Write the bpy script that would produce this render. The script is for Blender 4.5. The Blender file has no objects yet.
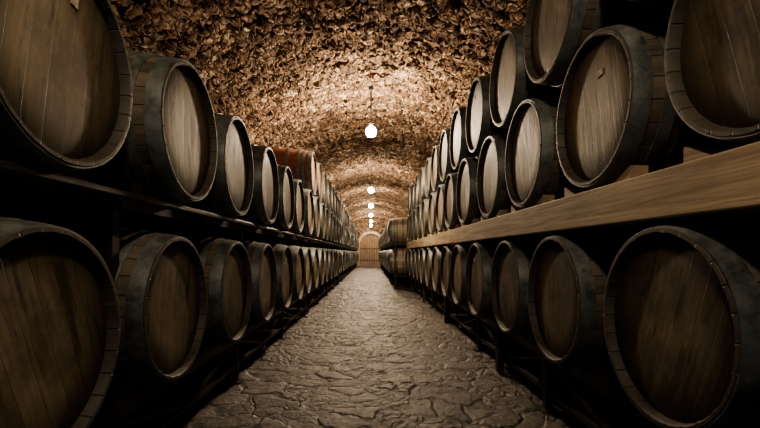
import bpy, bmesh, math, random
from mathutils import Vector, Matrix
random.seed(7)
sc = bpy.context.scene
COL = sc.collection
H = 0.85            # camera height
S = 0.72            # barrel spacing
YEND = 28.0
YBEG = -3.2

# ------------------------------------------------------------ node helpers
class NT:
    def __init__(s, name):
        s.m = bpy.data.materials.new(name); s.m.use_nodes = True
        s.t = s.m.node_tree; s.t.nodes.clear()
        s.out = s.n('ShaderNodeOutputMaterial')
    def n(s, typ, **kw):
        nd = s.t.nodes.new(typ)
        for k, v in kw.items():
            setattr(nd, k, v)
        return nd
    def l(s, a, b): s.t.links.new(a, b)
    def val(s, sock, v):
        if isinstance(v, bpy.types.NodeSocket): s.l(v, sock)
        else: sock.default_value = v
    def math(s, op, a, b=0.0, c=None, clamp=False):
        nd = s.n('ShaderNodeMath', operation=op); nd.use_clamp = clamp
        s.val(nd.inputs[0], a); s.val(nd.inputs[1], b)
        if c is not None: s.val(nd.inputs[2], c)
        return nd.outputs[0]
    def mapr(s, v, a, b, c, d, smooth=False):
        nd = s.n('ShaderNodeMapRange')
        if smooth: nd.interpolation_type = 'SMOOTHSTEP'
        s.val(nd.inputs[0], v)
        for i, x in enumerate((a, b, c, d)): nd.inputs[i+1].default_value = x
        return nd.outputs[0]
    def ramp(s, f, stops):
        nd = s.n('ShaderNodeValToRGB'); s.l(f, nd.inputs[0])
        e = nd.color_ramp.elements
        while len(e) < len(stops): e.new(0.5)
        for i, (p, c) in enumerate(stops):
            e[i].position = p; e[i].color = (*c, 1)
        return nd.outputs[0]
    def mix(s, f, a, b, mode='MIX'):
        nd = s.n('ShaderNodeMix', data_type='RGBA', blend_type=mode)
        s.val(nd.inputs[0], f)
        for sock, v in ((nd.inputs[6], a), (nd.inputs[7], b)):
            if isinstance(v, tuple): sock.default_value = (*v, 1)
            else: s.l(v, sock)
        return nd.outputs[2]
    def noise(s, vec, scale, detail=4, rough=0.55, dist=0.0):
        nd = s.n('ShaderNodeTexNoise'); s.l(vec, nd.inputs['Vector'])
        nd.inputs['Scale'].default_value = scale; nd.inputs['Detail'].default_value = detail
        nd.inputs['Roughness'].default_value = rough; nd.inputs['Distortion'].default_value = dist
        return nd.outputs[0]
    def noisec(s, vec, scale):
        nd = s.n('ShaderNodeTexNoise'); s.l(vec, nd.inputs['Vector'])
        nd.inputs['Scale'].default_value = scale
        return nd.outputs[1]
    def voro(s, vec, scale, feature='F1'):
        nd = s.n('ShaderNodeTexVoronoi', feature=feature); s.l(vec, nd.inputs['Vector'])
        nd.inputs['Scale'].default_value = scale
        return nd
    def mapping(s, vec, scale=(1, 1, 1), rot=(0, 0, 0)):
        nd = s.n('ShaderNodeMapping'); s.l(vec, nd.inputs[0])
        nd.inputs['Scale'].default_value = scale; nd.inputs['Rotation'].default_value = rot
        return nd.outputs[0]
    def warp(s, vec, scale, amt):
        c = s.noisec(vec, scale)
        v = s.n('ShaderNodeVectorMath', operation='SUBTRACT'); s.l(c, v.inputs[0]); v.inputs[1].default_value = (.5, .5, .5)
        w = s.n('ShaderNodeVectorMath', operation='SCALE'); s.l(v.outputs[0], w.inputs[0]); w.inputs['Scale'].default_value = amt
        a = s.n('ShaderNodeVectorMath', operation='ADD'); s.l(vec, a.inputs[0]); s.l(w.outputs[0], a.inputs[1])
        return a.outputs[0]
    def bump(s, h, strength, dist):
        nd = s.n('ShaderNodeBump'); s.l(h, nd.inputs['Height'])
        nd.inputs['Strength'].default_value = strength; nd.inputs['Distance'].default_value = dist
        return nd.outputs[0]
    def bsdf(s, col, rough, normal=None, metal=0.0, spec=0.5):
        nd = s.n('ShaderNodeBsdfPrincipled')
        if isinstance(col, tuple): nd.inputs['Base Color'].default_value = (*col, 1)
        else: s.l(col, nd.inputs['Base Color'])
        s.val(nd.inputs['Roughness'], rough)
        s.val(nd.inputs['Metallic'], metal)
        nd.inputs['Specular IOR Level'].default_value = spec
        if normal is not None: s.l(normal, nd.inputs['Normal'])
        s.l(nd.outputs[0], s.out.inputs['Surface'])
        return nd
    def obj(s): return s.n('ShaderNodeTexCoord').outputs['Object']
    def rnd(s): return s.n('ShaderNodeObjectInfo').outputs['Random']

def offset_by_random(t, vec):
    c = t.n('ShaderNodeCombineXYZ')
    r = t.rnd()
    t.l(t.math('MULTIPLY', r, 37.0), c.inputs[0]); t.l(t.math('MULTIPLY', r, 91.0), c.inputs[1]); t.l(t.math('MULTIPLY', r, 53.0), c.inputs[2])
    a = t.n('ShaderNodeVectorMath', operation='ADD'); t.l(vec, a.inputs[0]); t.l(c.outputs[0], a.inputs[1])
    return a.outputs[0]

# ------------------------------------------------------------ materials
NST = 26
def mat_stave(name, c_dark, c_light):
    t = NT(name); o = t.obj()
    sep = t.n('ShaderNodeSeparateXYZ'); t.l(o, sep.inputs[0])
    ang = t.math('ARCTAN2', sep.outputs[1], sep.outputs[2])
    u = t.math('MULTIPLY', t.math('ADD', ang, math.pi), NST/(2*math.pi))
    idx = t.math('FLOOR', u)
    fr = t.math('FRACT', u)
    edge = t.math('MINIMUM', fr, t.math('SUBTRACT', 1.0, fr))
    gap = t.mapr(edge, 0.0, 0.045, 0.0, 1.0, True)
    wn = t.n('ShaderNodeTexWhiteNoise', noise_dimensions='2D')
    cc = t.n('ShaderNodeCombineXYZ'); t.l(idx, cc.inputs[0]); t.l(t.math('MULTIPLY', t.rnd(), 50.0), cc.inputs[1])
    t.l(cc.outputs[0], wn.inputs['Vector'])
    oo = offset_by_random(t, o)
    grain = t.noise(t.mapping(oo, (3, 45, 45)), 1.5, 6, 0.65)
    blot = t.noise(oo, 5.0, 4, 0.6)
    f = t.math('ADD', t.math('MULTIPLY', grain, 0.55), t.math('MULTIPLY', blot, 0.45))
    f = t.math('ADD', f, t.math('MULTIPLY', t.math('SUBTRACT', wn.outputs[0], 0.5), 0.2))
    col = t.ramp(f, [(0.3, c_dark), (0.7, c_light)])
    col = t.mix(gap, tuple(x*0.35 for x in c_dark), col)
    hh = t.math('ADD', t.math('MULTIPLY', gap, 1.0), t.math('MULTIPLY', grain, 0.35))
    t.bsdf(col, t.mapr(grain, .3, .7, .5, .75), t.bump(hh, 0.7, 0.004), spec=.4)
    return t.m

def mat_head(name, c_dark, c_mid, c_light):
    t = NT(name); o = t.obj()
    sep = t.n('ShaderNodeSeparateXYZ'); t.l(o, sep.inputs[0])
    u = t.math('ADD', t.math('MULTIPLY', sep.outputs[1], 1/0.068), 20.5)
    idx = t.math('FLOOR', u); fr = t.math('FRACT', u)
    edge = t.math('MINIMUM', fr, t.math('SUBTRACT', 1.0, fr))
    gap = t.mapr(edge, 0.0, 0.022, 0.0, 1.0, True)
    wn = t.n('ShaderNodeTexWhiteNoise', noise_dimensions='2D')
    cc = t.n('ShaderNodeCombineXYZ'); t.l(idx, cc.inputs[0]); t.l(t.math('MULTIPLY', t.rnd(), 50.0), cc.inputs[1])
    t.l(cc.outputs[0], wn.inputs['Vector'])
    oo = offset_by_random(t, o)
    grain = t.noise(t.mapping(oo, (40, 60, 3)), 1.3, 6, 0.65)
    blot = t.noise(oo, 4.5, 7, 0.74)
    f = t.math('ADD', t.math('MULTIPLY', grain, 0.3), t.math('MULTIPLY', blot, 0.7))
    f = t.math('ADD', f, t.math('MULTIPLY', t.math('SUBTRACT', wn.outputs[0], 0.5), 0.08))
    f = t.math('ADD', f, t.math('MULTIPLY', t.math('SUBTRACT', t.rnd(), 0.5), 0.18))
    col = t.ramp(f, [(0.34, c_dark), (0.5, c_mid), (0.66, c_light)])
    # head colour darkens towards the rim, broken up by the blotch noise
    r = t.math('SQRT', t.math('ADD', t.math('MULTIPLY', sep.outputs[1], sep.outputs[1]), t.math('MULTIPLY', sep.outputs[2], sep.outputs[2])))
    rim_f = t.mapr(t.math('ADD', r, t.math('MULTIPLY', t.math('SUBTRACT', blot, .5), .30)), 0.15, 0.27, 0.0, 0.8, True)
    col = t.mix(rim_f, col, tuple(x*0.5 for x in c_dark))
    # wine drips / damp stains running down the head
    st = t.mapr(t.noise(t.mapping(oo, (3, 12, 2.2)), 2.0, 5, .65), .50, .66, 0, .75, True)
    col = t.mix(st, col, tuple(x*0.6 for x in c_dark))
    col = t.mix(gap, tuple(x*0.6 for x in c_dark), col)
    hh = t.math('ADD', gap, t.math('MULTIPLY', grain, 0.4))
    t.bsdf(col, t.mapr(grain, .3, .7, .5, .72), t.bump(hh, 0.6, 0.003), spec=.4)
    return t.m

def mat_metal(name, a, b, metal=.75, r0=.38, r1=.7):
    t = NT(name); o = t.obj(); oo = offset_by_random(t, o)
    n1 = t.noise(oo, 9, 5, .65); n2 = t.noise(oo, 70, 3, .6)
    f = t.math('ADD', t.math('MULTIPLY', n1, .75), t.math('MULTIPLY', n2, .25))
    col = t.ramp(f, [(.35, a), (.65, b)])
    t.bsdf(col, t.mapr(n1, .3, .7, r0, r1), t.bump(n2, .25, .002), metal=metal)
    return t.m

def mat_timber(name, a, b, ax=(30, 1.5, 30)):
    t = NT(name); o = t.obj()
    g = t.noise(t.mapping(o, ax), 1.0, 7, .65, .3)
    k = t.noise(o, 3.0, 3, .5)
    f = t.math('ADD', t.math('MULTIPLY', g, .7), t.math('MULTIPLY', k, .3))
    col = t.ramp(f, [(.3, a), (.68, b)])
    t.bsdf(col, .68, t.bump(g, .6, .006), spec=.35)
    return t.m

M_STAVE = mat_stave('oak_stave', (.038, .034, .027), (.165, .142, .108))
M_RIM = mat_stave('oak_stave_end', (.028, .025, .021), (.08, .07, .056))
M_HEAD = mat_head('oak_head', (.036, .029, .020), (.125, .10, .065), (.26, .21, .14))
M_STAVE_R = mat_stave('red_oak_stave', (.10, .035, .02), (.30, .12, .07))
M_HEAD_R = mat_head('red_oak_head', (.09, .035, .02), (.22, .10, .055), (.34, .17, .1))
M_STAVE_L = mat_stave('pale_oak_stave', (.16, .12, .08), (.5, .4, .28))
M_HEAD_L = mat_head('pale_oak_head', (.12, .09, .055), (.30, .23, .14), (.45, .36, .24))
M_HOOP = mat_metal('galvanized_hoop', (.055, .062, .062), (.22, .245, .24), .5, .4, .65)
M_STEEL = mat_metal('rack_steel', (.012, .011, .010), (.045, .034, .029), .4, .45, .7)
M_TIMBER = mat_timber('beam_timber', (.14, .10, .06), (.44, .345, .23))
M_TIMBD = mat_timber('dark_timber', (.018, .013, .009), (.045, .032, .022), (30, 30, 1.5))
M_PAPER = NT('label_paper'); M_PAPER.bsdf(M_PAPER.ramp(M_PAPER.noise(M_PAPER.obj(), 60, 3), [(.4, (.25, .22, .17)), (.6, (.5, .47, .38))]), .8); M_PAPER = M_PAPER.m
M_BUNG = mat_timber('bung_silicone', (.2, .16, .11), (.34, .28, .2))

# rubble vault
def mat_rubble(name, dark, cols, disp=0.07, s1=5.6, s2=12.5):
    t = NT(name); o = t.obj()
    w = t.warp(o, 6.0, .07)
    p = t.mapping(w, (.85, 1.15, 1.2))
    v1 = t.voro(p, s1); e1 = t.voro(p, s1, 'DISTANCE_TO_EDGE')
    v2 = t.voro(p, s2); e2 = t.voro(p, s2, 'DISTANCE_TO_EDGE')
    big = t.noise(o, 1.1, 4, .55)
    fine = t.noise(o, 40, 5, .74)
    med = t.noise(o, 11, 6, .70)
    sep = t.n('ShaderNodeSeparateColor'); t.l(v1.outputs['Color'], sep.inputs[0])
    sep2 = t.n('ShaderNodeSeparateColor'); t.l(v2.outputs['Color'], sep2.inputs[0])
    edge = t.mapr(e1.outputs[0], 0, .10, 0, 1, True)
    edge2 = t.mapr(e2.outputs[0], 0, .12, 0, 1, True)
    dome = t.mapr(e1.outputs[0], 0, .18, 0, 1, True)
    dome2 = t.mapr(e2.outputs[0], 0, .20, 0, 1, True)
    f = t.math('ADD', t.math('MULTIPLY', sep.outputs[0], .26), t.math('MULTIPLY', sep2.outputs[1], .37))
    f = t.math('ADD', f, t.math('MULTIPLY', med, .37))
    col = t.ramp(f, cols)
    col = t.mix(t.mapr(fine, .38, .62, .0, .5), col, tuple(x*.45 for x in cols[1][1]))
    col = t.mix(t.mapr(big, .42, .62, 0, .5, True), col, tuple(x*.55 for x in cols[1][1]))
    col = t.mix(t.math('MULTIPLY', t.math('SUBTRACT', 1.0, edge), .7), col, dark)
    col = t.mix(t.math('MULTIPLY', t.math('SUBTRACT', 1.0, edge2), .65), col, dark)
    h = t.math('MULTIPLY', dome, t.math('ADD', .10, t.math('MULTIPLY', sep.outputs[2], .6)))
    h = t.math('ADD', h, t.math('MULTIPLY', t.math('MULTIPLY', dome2, t.math('ADD', .2, sep2.outputs[0])), .75))
    h = t.math('ADD', h, t.math('MULTIPLY', med, .7))
    h = t.math('ADD', h, t.math('MULTIPLY', fine, .3))
    t.bsdf(col, .85, None, spec=.25)
    d = t.n('ShaderNodeDisplacement'); t.l(h, d.inputs['Height'])
    d.inputs['Scale'].default_value = disp; d.inputs['Midlevel'].default_value = 1.0
    t.l(d.outputs[0], t.out.inputs['Displacement'])
    t.m.displacement_method = 'BOTH'
    return t.m
M_VAULT = mat_rubble('rubble_stone_vault', (.026, .017, .011),
    [(.25, (.085, .053, .034)), (.42, (.24, .152, .098)), (.58, (.42, .285, .19)), (.74, (.74, .58, .43))], .07)
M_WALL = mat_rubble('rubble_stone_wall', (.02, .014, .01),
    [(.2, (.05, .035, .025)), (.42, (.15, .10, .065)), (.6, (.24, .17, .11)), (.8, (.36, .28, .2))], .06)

def mat_floor():
    t = NT('flagstone_floor'); o = t.obj()
    w = t.warp(o, 2.2, .22); w = t.warp(w, 9.0, .09)
    p = t.mapping(w, (1, 1.15, 0.0))
    v = t.voro(p, 5.0); e = t.voro(p, 5.0, 'DISTANCE_TO_EDGE')
    v2 = t.voro(p, 12.0); e2 = t.voro(p, 12.0, 'DISTANCE_TO_EDGE')
    sep = t.n('ShaderNodeSeparateColor'); t.l(v.outputs['Color'], sep.inputs[0])
    sep2 = t.n('ShaderNodeSeparateColor'); t.l(v2.outputs['Color'], sep2.inputs[0])
    edge = t.mapr(e.outputs[0], 0, .10, 0, 1, True)
    small = t.mapr(sep.outputs[1], .45, .50, 0, 1)
    edge2 = t.mapr(e2.outputs[0], 0, .11, 0, 1, True)
    edge2 = t.math('MAXIMUM', edge2, t.math('SUBTRACT', 1.0, small))
    med = t.noise(o, 10, 7, .74); fine = t.noise(o, 60, 5, .74); big = t.noise(o, 1.3, 3, .5)
    f = t.math('ADD', t.math('MULTIPLY', sep.outputs[0], .26), t.math('MULTIPLY', med, .54))
    f = t.math('ADD', f, t.math('MULTIPLY', big, .25))
    col = t.ramp(f, [(.34, (.024, .018, .0145)), (.5, (.058, .045, .036)), (.68, (.115, .092, .073))])
    both = t.math('MULTIPLY', edge, edge2)
    col = t.mix(t.math('MULTIPLY', t.math('SUBTRACT', 1.0, both), .5), col, (.018, .014, .011))
    col = t.mix(t.mapr(fine, .4, .62, 0, .5), col, (.026, .020, .016))
    h = t.math('MULTIPLY', both, t.math('ADD', .4, t.math('MULTIPLY', sep.outputs[2], .8)))
    h = t.math('ADD', h, t.math('MULTIPLY', med, 2.6))
    h = t.math('ADD', h, t.math('MULTIPLY', fine, .7))
    t.bsdf(col, t.mapr(med, .3, .7, .36, .62), None, spec=.45)
    d = t.n('ShaderNodeDisplacement'); t.l(h, d.inputs['Height'])
    d.inputs['Scale'].default_value = .011; d.inputs['Midlevel'].default_value = 1.8
    t.l(d.outputs[0], t.out.inputs['Displacement'])
    t.m.displacement_method = 'BOTH'
    return t.m
M_FLOOR = mat_floor()

def emis(name, col, st):
    t = NT(name); e = t.n('ShaderNodeEmission'); e.inputs[0].default_value = (*col, 1); e.inputs[1].default_value = st
    t.l(e.outputs[0], t.out.inputs['Surface']); return t.m

# ------------------------------------------------------------ mesh helpers
def mk(name, verts, faces, mats, smooth=False, mi=None, parent=None):
    me = bpy.data.meshes.new(name); me.from_pydata(verts, [], faces); me.update()
    for m in mats: me.materials.append(m)
    if mi: me.polygons.foreach_set('material_index', mi)
    if smooth: me.polygons.foreach_set('use_smooth', [True]*len(faces))
    ob = bpy.data.objects.new(name, me); COL.objects.link(ob)
    if parent: ob.parent = parent
    return ob

class Acc:
    def __init__(s): s.v = []; s.f = []; s.mi = []
    def add(s, vs, fs, m=0):
        b = len(s.v); s.v += [tuple(v) for v in vs]; s.f += [tuple(i+b for i in f) for f in fs]; s.mi += [m]*len(fs)
    def box(s, x0, x1, y0, y1, z0, z1, m=0):
        s.add([(x0,y0,z0),(x1,y0,z0),(x1,y1,z0),(x0,y1,z0),(x0,y0,z1),(x1,y0,z1),(x1,y1,z1),(x0,y1,z1)],
              [(0,3,2,1),(4,5,6,7),(0,1,5,4),(1,2,6,5),(2,3,7,6),(3,0,4,7)], m)
    def bar(s, a, b, w, m=0, n=4):
        a = Vector(a); b = Vector(b); d = (b-a).normalized()
        up = Vector((0,0,1)) if abs(d.z) < .9 else Vector((1,0,0))
        p = d.cross(up).normalized(); q = d.cross(p)
        vs = []
        for c in (a, b):
            for i in range(n):
                t = 2*math.pi*(i+.5)/n
                vs.append(c + (p*math.cos(t)+q*math.sin(t))*w)
        fs = [(i, (i+1)%n, n+(i+1)%n, n+i) for i in range(n)] + [tuple(range(n))[::-1], tuple(range(n, 2*n))]
        s.add(vs, fs, m)
    def revolve(s, prof, n, m=0, axis='X', org=(0,0,0)):
        vs = []; fs = []
        for (x, r) in prof:
            for i in range(n):
                t = 2*math.pi*i/n
                c, d = r*math.sin(t), r*math.cos(t)
                vs.append((x+org[0], c+org[1], d+org[2]) if axis == 'X' else (c+org[0], d+org[1], x+org[2]))
        for k in range(len(prof)-1):
            for i in range(n):
                j = (i+1) % n
                fs.append((k*n+i, k*n+j, (k+1)*n+j, (k+1)*n+i))
        s.add(vs, fs, m)
    def build(s, name, mats, parent=None, smooth=False, bevel=0):
        ob = mk(name, s.v, s.f, mats, smooth, s.mi, parent)
        bm = bmesh.new(); bm.from_mesh(ob.data); bmesh.ops.recalc_face_normals(bm, faces=bm.faces); bm.to_mesh(ob.data); bm.free()
        if bevel:
            b = ob.modifiers.new('bevel', 'BEVEL'); b.width = bevel; b.segments = 2; b.limit_method = 'ANGLE'
        return ob

# ------------------------------------------------------------ barrel mesh
LB, RH, RB = .92, .283, .331
def rad(x): return RB-(RB-RH)*(abs(x)/(LB/2))**2
def barrel_mesh(name, ms, mh, label=None):
    a = Acc(); n = NST*4; hl = LB/2
    xs = [-hl + LB*i/28 for i in range(29)]
    outer = [(-hl+.003, RH)] + [(x, rad(x)) for x in xs[1:-1]] + [(hl-.003, RH)]
    def ring(prof, m):
        vs = []; fs = []
        for (x, r) in prof:
            for i in range(n):
                t = 2*math.pi*i/n
                rr = r - (.0016 if i % 4 == 0 else 0)
                vs.append((x, rr*math.sin(t), rr*math.cos(t)))
        for k in range(len(prof)-1):
            for i in range(n):
                j = (i+1) % n
                fs.append((k*n+i, k*n+j, (k+1)*n+j, (k+1)*n+i))
        a.add(vs, fs, m)
    ring(outer, 0)
    for sg in (-1, 1):
        ring([(sg*(hl-.003), RH), (sg*hl, RH-.003), (sg*hl, RH-.012), (sg*(hl-.005), RH-.016), (sg*(hl-.03), RH-.021)], 5)
    # heads: slightly dished discs
    for sg in (-1, 1):
        p = [(sg*(hl-.030), RH-.019), (sg*(hl-.029), RH-.028), (sg*(hl-.026), RH-.036), (sg*(hl-.027), .15), (sg*(hl-.029), .004)]
        a.revolve(p, 64, 1)
        c = [(sg*(hl-.029), .004*math.sin(2*math.pi*i/8), .004*math.cos(2*math.pi*i/8)) for i in range(8)]
        a.add(c, [tuple(range(8))], 1)
    # hoops
    th = .0032
    for sg in (-1, 1):
        for (d0, d1) in ((.003, .058), (.095, .133), (.158, .190), (.30, .338)):
            x0, x1 = hl-d0, hl-d1
            xm = (x0+x1)/2
            pr = [(sg*x0, rad(x0)-.002), (sg*x0, rad(x0)+th), (sg*xm, rad(xm)+th+.0008), (sg*x1, rad(x1)+th), (sg*x1, rad(x1)-.002)]
            a.revolve(pr, 96, 2)
            # lap joint and rivets
            t0 = .9 + d0*7
            for dt in (-.03, .03):
                r0 = rad(xm)+th
                cx, cy, cz = sg*xm, r0*math.sin(t0+dt), r0*math.cos(t0+dt)
                u = Vector((0, math.sin(t0+dt), math.cos(t0+dt))); v = Vector((0, u.z, -u.y)); w = Vector((1,0,0))
                rv = [Vector((cx,cy,cz))+(v*math.cos(q)+w*math.sin(q))*.006 for q in [i*math.pi/3 for i in range(6)]]
                rv += [Vector((cx,cy,cz))+u*.003+(v*math.cos(q)+w*math.sin(q))*.003 for q in [i*math.pi/3 for i in range(6)]]
                a.add(rv, [(i,(i+1)%6,6+(i+1)%6,6+i) for i in range(6)]+[(6,7,8,9,10,11)], 2)
    # bung on top of the bilge
    bz = RB
    pr = [(bz-.006, .028), (bz+.008, .026), (bz+.012, .02), (bz+.012, .001)]
    a.revolve(pr, 16, 3, axis='Z')
    if label:
        for (ly, lz, w, h) in label:
            for sg in (-1, 1):
                x = sg*(hl-.023)
                a.box(min(x, x-sg*.004), max(x, x-sg*.004), ly-w/2, ly+w/2, lz-h/2, lz+h/2, 4)
    me = bpy.data.meshes.new(name); me.from_pydata(a.v, [], a.f)
    for m in (ms, mh, M_HOOP, M_BUNG, M_PAPER, M_RIM): me.materials.append(m)
    me.polygons.foreach_set('material_index', a.mi)
    bm = bmesh.new(); bm.from_mesh(me); bmesh.ops.recalc_face_normals(bm, faces=bm.faces); bm.to_mesh(me); bm.free()
    me.polygons.foreach_set('use_smooth', [True]*len(me.polygons))
    me.set_sharp_from_angle(angle=math.radians(32))
    return me
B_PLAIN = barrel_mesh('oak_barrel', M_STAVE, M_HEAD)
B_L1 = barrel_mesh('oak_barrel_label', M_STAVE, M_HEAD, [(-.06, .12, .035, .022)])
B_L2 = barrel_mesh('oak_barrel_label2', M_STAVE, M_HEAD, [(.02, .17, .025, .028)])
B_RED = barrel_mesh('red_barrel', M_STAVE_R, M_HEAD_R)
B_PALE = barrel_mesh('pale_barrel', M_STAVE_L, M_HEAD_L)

def barrel(x, y, z, me=None):
    if me is None: me = random.choices((B_PLAIN, B_L1, B_L2), (4, 1, 1))[0]
    ob = bpy.data.objects.new('wine_barrel', me); COL.objects.link(ob)
    ob.location = (x, y, z)
    ob.rotation_euler = (random.uniform(-.35, .35), 0, 0)
    return ob

XL, XR = -.76-LB/2, .82+LB/2          # barrel centre x
ZLL, ZLU = H-.22, H+.51               # left rows
ZRL = H-.21
BEAM0, BEAM1 = 0.948, 1.088
ZRM = BEAM1 + rad(.34)
ZRT = ZRM + math.sqrt((2*RB+.003)**2-(S/2)**2)
ZLT = ZLU + math.sqrt((2*RB+.003)**2-(S/2)**2)
nL = 36
for i in range(-3, nL):
    barrel(XL+random.uniform(-.012, .012), 1.02+S*i, ZLL)
    barrel(XL+random.uniform(-.012, .012), 1.11+S*i, ZLU)
    y = 1.11+S*i+S/2
    if y > 5.6 and y < 26:
        barrel(XL, y, ZLT, B_RED if y < 7.6 else None)
for i in range(-4, 40):
    yl, ym = 1.24+S*i, .93+S*i
    if yl < 10: barrel(XR+random.uniform(-.012, .012), yl, ZRL)
    if ym < 10: barrel(XR+random.uniform(-.012, .012), ym, ZRM)
    if ym+S/2 < 9.9: barrel(XR+random.uniform(-.01, .01), ym+S/2, ZRT)
YSW = 10.55
nR2 = int((26.3-YSW)/S)
for i in range(nR2):
    barrel(XR-.37, YSW+S*i, ZRL, B_PALE)
    barrel(XR-.37, YSW+.05+S*i, ZRM, B_PALE)

# ------------------------------------------------------------ racks
def empty(name):
    e = bpy.data.objects.new(name, None); COL.objects.link(e); e.empty_display_size = .2; return e

def steel_deck(par, sg, xc, zc, y0, ys, cnt, legs_to, name, post_top=None):
    """longitudinal rails under a barrel row, cradles, legs"""
    a = Acc(); top = zc - rad(.33) ; yb = y0-S*.62; ye = y0+S*(cnt-1)+S*.62
    for off in (-.33, .33):
        x = xc+off
        a.box(x-.02, x+.02, yb, ye, top-.05, top)
        for i in range(cnt):
            yc = y0+S*i
            for d in (-1, 1):
                # cradle lugs hugging barrel
                a.add([(x-.018, yc+d*.10, top),(x+.018, yc+d*.10, top),(x+.018, yc+d*.20, top),(x-.018, yc+d*.20, top),
                       (x-.018, yc+d*.20, top+.062),(x+.018, yc+d*.20, top+.062)],
                      [(0,1,2,3),(2,3,4,5),(0,1,5,4),(0,3,4),(1,2,5)])
    ob = a.build(name+'_rails', [M_STEEL], par)
    a = Acc()
    for i in range(0, cnt+1, 2):
        y = y0-S/2+S*i
        for off in (-.33, .33):
            x = xc+off
            a.box(x-.018, x+.018, y-.02, y+.02, legs_to, top-.05)
            if legs_to < .1: a.box(x-.05, x+.05, y-.05, y+.05, legs_to, legs_to+.012)
        a.box(xc-.33, xc+.33, y-.015, y+.015, top-.045, top-.012)
    a.build(name+'_legs', [M_STEEL], par)
    return top

# left rack
rk = empty('steel_barrel_rack')
t1 = steel_deck(rk, 1, XL, ZLL, 1.02-3*S, S, nL+3, 0, 'lower')
t2 = steel_deck(rk, 1, XL, ZLU, 1.11-3*S, S, nL+3, t1, 'upper')
a = Acc()
xf = XL+.33
yb, ye = 1.02-3.6*S, 1.02+S*(nL-.4)
a.box(xf-.012, xf+.012, yb, ye, .10, .125)
for i in range(-3, nL, 2):
    y = 1.02-S/2+S*i
    a.bar((xf, y+.02, .27), (xf, y+S, .11), .012); a.bar((xf, y+S, .11), (xf, y+2*S-.02, .27), .012)
for i in range(-3, nL, 2):
    y = 1.02+S/2+S*i
    a.bar((xf+.03, y, t2-.02), (xf-.66, y, t2-.02), .014)
# safety lip in front of upper deck
a.bar((xf+.075, yb, t2-.012), (xf+.075, ye, t2-.012), .014, n=8)
for i in range(-3, nL):
    y = 1.11-S/2+S*i
    a.bar((xf, y, t2-.02), (xf+.075, y, t2-.012), .009)
a.build('braces', [M_STEEL], rk)

# right lower rack (steel) + timber beams
rk2 = empty('timber_barrel_rack')
cntl = len([i for i in range(-4, 40) if 1.24+S*i < 10])
steel_deck(rk2, -1, XR, ZRL, 1.24-4*S, S, cntl, 0, 'lower')
a = Acc()
ybr, yer = .93-4.5*S, .93-4*S+S*(len([i for i in range(-4, 40) if .93+S*i < 10])-1)+.42
a.box(XR-.46, XR-.34, ybr, yer, BEAM0, BEAM1)
a.build('front_beam', [M_TIMBER], rk2, bevel=.006)
a = Acc(); a.box(XR+.34, XR+.46, ybr, yer, BEAM0, BEAM1); a.build('back_beam', [M_TIMBER], rk2, bevel=.006)
a = Acc()
for i in range(-4, cntl-4, 3):
    y = 1.24+S/2+S*i
    for x in (XR-.37, XR+.38):
        a.box(x-.022, x+.022, y-.028, y+.028, 0, BEAM0)
a.build('posts', [M_TIMBD], rk2, bevel=.004)
a = Acc()
xr = XR-.33
a.box(xr-.012, xr+.012, ybr, yer, .10, .125)
for i in range(-4, cntl-4, 2):
    y = 1.24-S/2+S*i
    a.bar((xr, y+.02, .28), (xr, y+S, .11), .012); a.bar((xr, y+S, .11), (xr, y+2*S-.02, .28), .012)
a.build('braces', [M_STEEL], rk2)
a = Acc()
for i in range(-4, 40):
    ym = .93+S*i
    if ym > 10: break
    for off in (-.40, .38):
        x = XR+off
        for d in (-1, 1):
            a.add([(x-.03, ym+d*.13, BEAM1),(x+.03, ym+d*.13, BEAM1),(x+.03, ym+d*.24, BEAM1),(x-.03, ym+d*.24, BEAM1),(x-.03, ym+d*.24, BEAM1+.05),(x+.03, ym+d*.24, BEAM1+.05)],
              [(0,1,2,3),(2,3,4,5),(0,1,5,4),(0,3,4),(1,2,5)])
a.build('chocks', [M_TIMBER], rk2)
rk3 = empty('steel_barrel_rack')
steel_deck(rk3, -1, XR-.37, ZRL, YSW, S, nR2, 0, 'lower')
steel_deck(rk3, -1, XR-.37, ZRM, YSW+.05, S, nR2, ZRL-rad(.33), 'upper')

# ------------------------------------------------------------ shell
XC, HW, SPR, RISE = .10, 2.30, 1.20, 1.97
ys = []
y = YBEG
while y < YEND:
    ys.append(y); y += .022 if 1.0 < y < 6.5 else (.035 if y < 11 else .07)
ys.append(YEND)
NA = 270
verts = []; faces = []
for y in ys:
    sag = 0
    for yr in (9.2, 14.0, 18.8, 23.6):
        d = abs(y-yr)
        if d < .28: sag = .10
    for i in range(NA+1):
        th = math.pi*i/NA
        verts.append((XC-(HW-sag)*math.cos(th), y, SPR+(RISE-sag)*math.sin(th)))
for k in range(len(ys)-1):
    b = k*(NA+1)
    for i in range(NA):
        faces.append((b+i, b+i+1, b+NA+2+i, b+NA+1+i))
vault = mk('ceiling', verts, faces, [M_VAULT], True)
def flip_to(ob, pt):
    me = ob.data; p = me.polygons[len(me.polygons)//2]
    if (Vector(pt)-p.center).dot(p.normal) < 0:
        me.flip_normals()
flip_to(vault, (XC, 10, 1))
def grid(name, fn, nu, nv, mat, inside):
    vs = [fn(u/nu, v/nv) for v in range(nv+1) for u in range(nu+1)]
    fs = [(v*(nu+1)+u, v*(nu+1)+u+1, (v+1)*(nu+1)+u+1, (v+1)*(nu+1)+u) for v in range(nv) for u in range(nu)]
    ob = mk(name, vs, fs, [mat], True); flip_to(ob, inside); return ob
LY = YEND-YBEG
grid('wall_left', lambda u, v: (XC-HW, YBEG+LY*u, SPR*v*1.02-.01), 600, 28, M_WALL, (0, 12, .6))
grid('wall_right', lambda u, v: (XC+HW, YBEG+LY*u, SPR*v*1.02-.01), 600, 28, M_WALL, (0, 12, .6))
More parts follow.
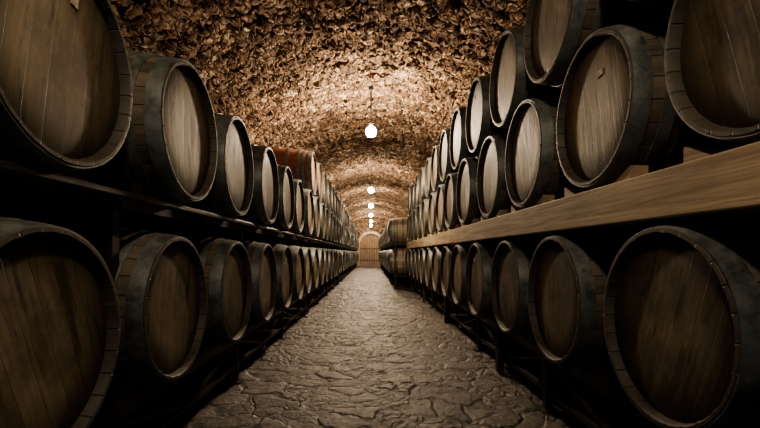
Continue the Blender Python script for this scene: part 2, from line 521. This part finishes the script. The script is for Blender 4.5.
fl_y = lambda u: YBEG+LY*(u**1.6)
grid('floor', lambda u, v: (XC-HW+2*HW*v, fl_y(u), 0), 1000, 200, M_FLOOR, (0, 12, 2))

# back wall with arched opening (door 1.5 wide x 2.1 tall)
DX, DW, DS = 0.0, .76, 1.35     # centre x, half width, spring height
ring_o = []; ring_i = []
K = 40
for i in range(K+1):
    th = math.pi*i/K
    ring_o.append((XC-HW*math.cos(th), YEND, SPR+RISE*math.sin(th)))
    ring_i.append((DX-DW*math.cos(th), YEND, DS+DW*math.sin(th)))
ring_o = [(XC-HW, YEND, 0)]+ring_o+[(XC+HW, YEND, 0)]
ring_i = [(DX-DW, YEND, 0)]+ring_i+[(DX+DW, YEND, 0)]
n = len(ring_o); M = 14
vs = []
for j in range(M+1):
    for p, q in zip(ring_o, ring_i):
        f = j/M; vs.append(tuple(p[k]*(1-f)+q[k]*f for k in range(3)))
fs = [(j*n+i, j*n+i+1, (j+1)*n+i+1, (j+1)*n+i) for j in range(M) for i in range(n-1)]
bw = mk('wall_back', vs, fs, [M_VAULT], True); flip_to(bw, (0, 10, 1))
# stone door surround
a = Acc()
def arch_pts(hw, sp):
    return [(DX-hw, 0)]+[(DX-hw*math.cos(math.pi*i/24), sp+hw*math.sin(math.pi*i/24)) for i in range(25)]+[(DX+hw, 0)]
po, pi_ = arch_pts(DW+.16, DS), arch_pts(DW-.02, DS)
for k in range(len(po)-1):
    o0, o1, i0, i1 = po[k], po[k+1], pi_[k], pi_[k+1]
    y0, y1 = YEND-.14, YEND+.25
    v = [(o0[0], y0, o0[1]), (o1[0], y0, o1[1]), (i1[0], y0, i1[1]), (i0[0], y0, i0[1])]
    v += [(p[0], y1, p[2]) for p in v]
    a.add(v, [(0,1,2,3),(4,7,6,5),(0,4,5,1),(3,2,6,7),(1,5,6,2),(0,3,7,4)])
a.build('trim_1', [mat_timber('dressed_stone', (.2, .15, .1), (.42, .34, .25), (4, 4, 4))])
dr = empty('door_1')
a = Acc()
npk = 10
for i in range(npk):
    x0 = DX-DW+.02+(2*DW-.04)*i/npk; x1 = DX-DW+.02+(2*DW-.04)*(i+1)/npk-.008
    xm = (x0+x1)/2-DX
    zt = DS+math.sqrt(max(0, (DW-.02)**2-xm**2))
    a.box(x0, x1, YEND+.1, YEND+.15, .01, zt)
a.build('planks', [mat_timber('door_oak', (.10, .06, .03), (.26, .17, .09), (20, 20, 2))], dr)
a = Acc()
for z in (.35, 1.1): a.box(DX-DW+.05, DX-.03, YEND+.085, YEND+.1, z, z+.05); a.box(DX+.03, DX+DW-.05, YEND+.085, YEND+.1, z, z+.05)
a.bar((DX+.05, YEND+.06, .95), (DX+.05, YEND+.06, 1.1), .012, n=8)
a.bar((DX+.05, YEND+.06, .96), (DX+.05, YEND+.1, .96), .01); a.bar((DX+.05, YEND+.06, 1.09), (DX+.05, YEND+.1, 1.09), .01)
a.build('ironwork', [M_STEEL], dr)

# ------------------------------------------------------------ pendant lamps
LC = (1.0, .78, .54)
M_BULB = emis('glowing_bulb', LC, 1550)
M_BULB3 = emis('glowing_bulb_mid', LC, 1000)
M_BULB2 = emis('glowing_bulb_dim', LC, 330)
M_BLACK = mat_metal('lamp_fitting', (.02, .02, .02), (.05, .05, .05), .2)
def lamp(y, mat, zb=H+1.69, r=.075, x=0.0):
    e = empty('pendant_lamp'); e.location = (x, y, zb)
    a = Acc()
    pr = [(-r*math.cos(math.pi*k/24), max(.0005, r*math.sin(math.pi*k/24))) for k in range(0, 21)] + [(r*1.0, r*.38)]
    a.revolve(pr, 32, 0, axis='Z'); a.build('bulb', [mat], e, smooth=True)
    a = Acc()
    a.revolve([(r*.98, .001), (r*.98, .03), (r*1.6, .03), (r*1.9, .016), (r*2.0, .004)], 16, 0, axis='Z')
    zt = SPR+RISE*math.sqrt(1-((x-XC)/HW)**2)+.02-zb
    a.bar((0, 0, r*1.9), (0, 0, zt), .009, n=6)
    a.revolve([(zt-.07, .001), (zt-.07, .035), (zt-.02, .04), (zt, .04)], 16, 0, axis='Z')
    a.build('cord_and_socket', [M_BLACK], e)
for y, m in ((0.3, M_BULB2), (6.0, M_BULB), (11.6, M_BULB3), (15.4, M_BULB3), (19.2, M_BULB3), (23.0, M_BULB3), (26.6, M_BULB3)):
    lamp(y, m)

# ------------------------------------------------------------ world + camera
w = bpy.data.worlds.new('World'); sc.world = w; w.use_nodes = True
bg = w.node_tree.nodes.get('Background') or w.node_tree.nodes.new('ShaderNodeBackground')
bg.inputs[0].default_value = (.6, .75, .85, 1); bg.inputs[1].default_value = .5  # added cool fill; tunnel end left open behind camera to admit it
try:
    sc.view_settings.look = 'AgX - Medium High Contrast'
except Exception:
    pass

cam = bpy.data.cameras.new('camera'); co = bpy.data.objects.new('camera', cam); COL.objects.link(co)
co.location = (0, 0, H); co.rotation_euler = (math.radians(90), 0, 0)
cam.sensor_width = 36; cam.lens = 430/760*36
cam.shift_x = 9/760; cam.shift_y = 39/760
cam.clip_start = .02
sc.camera = co
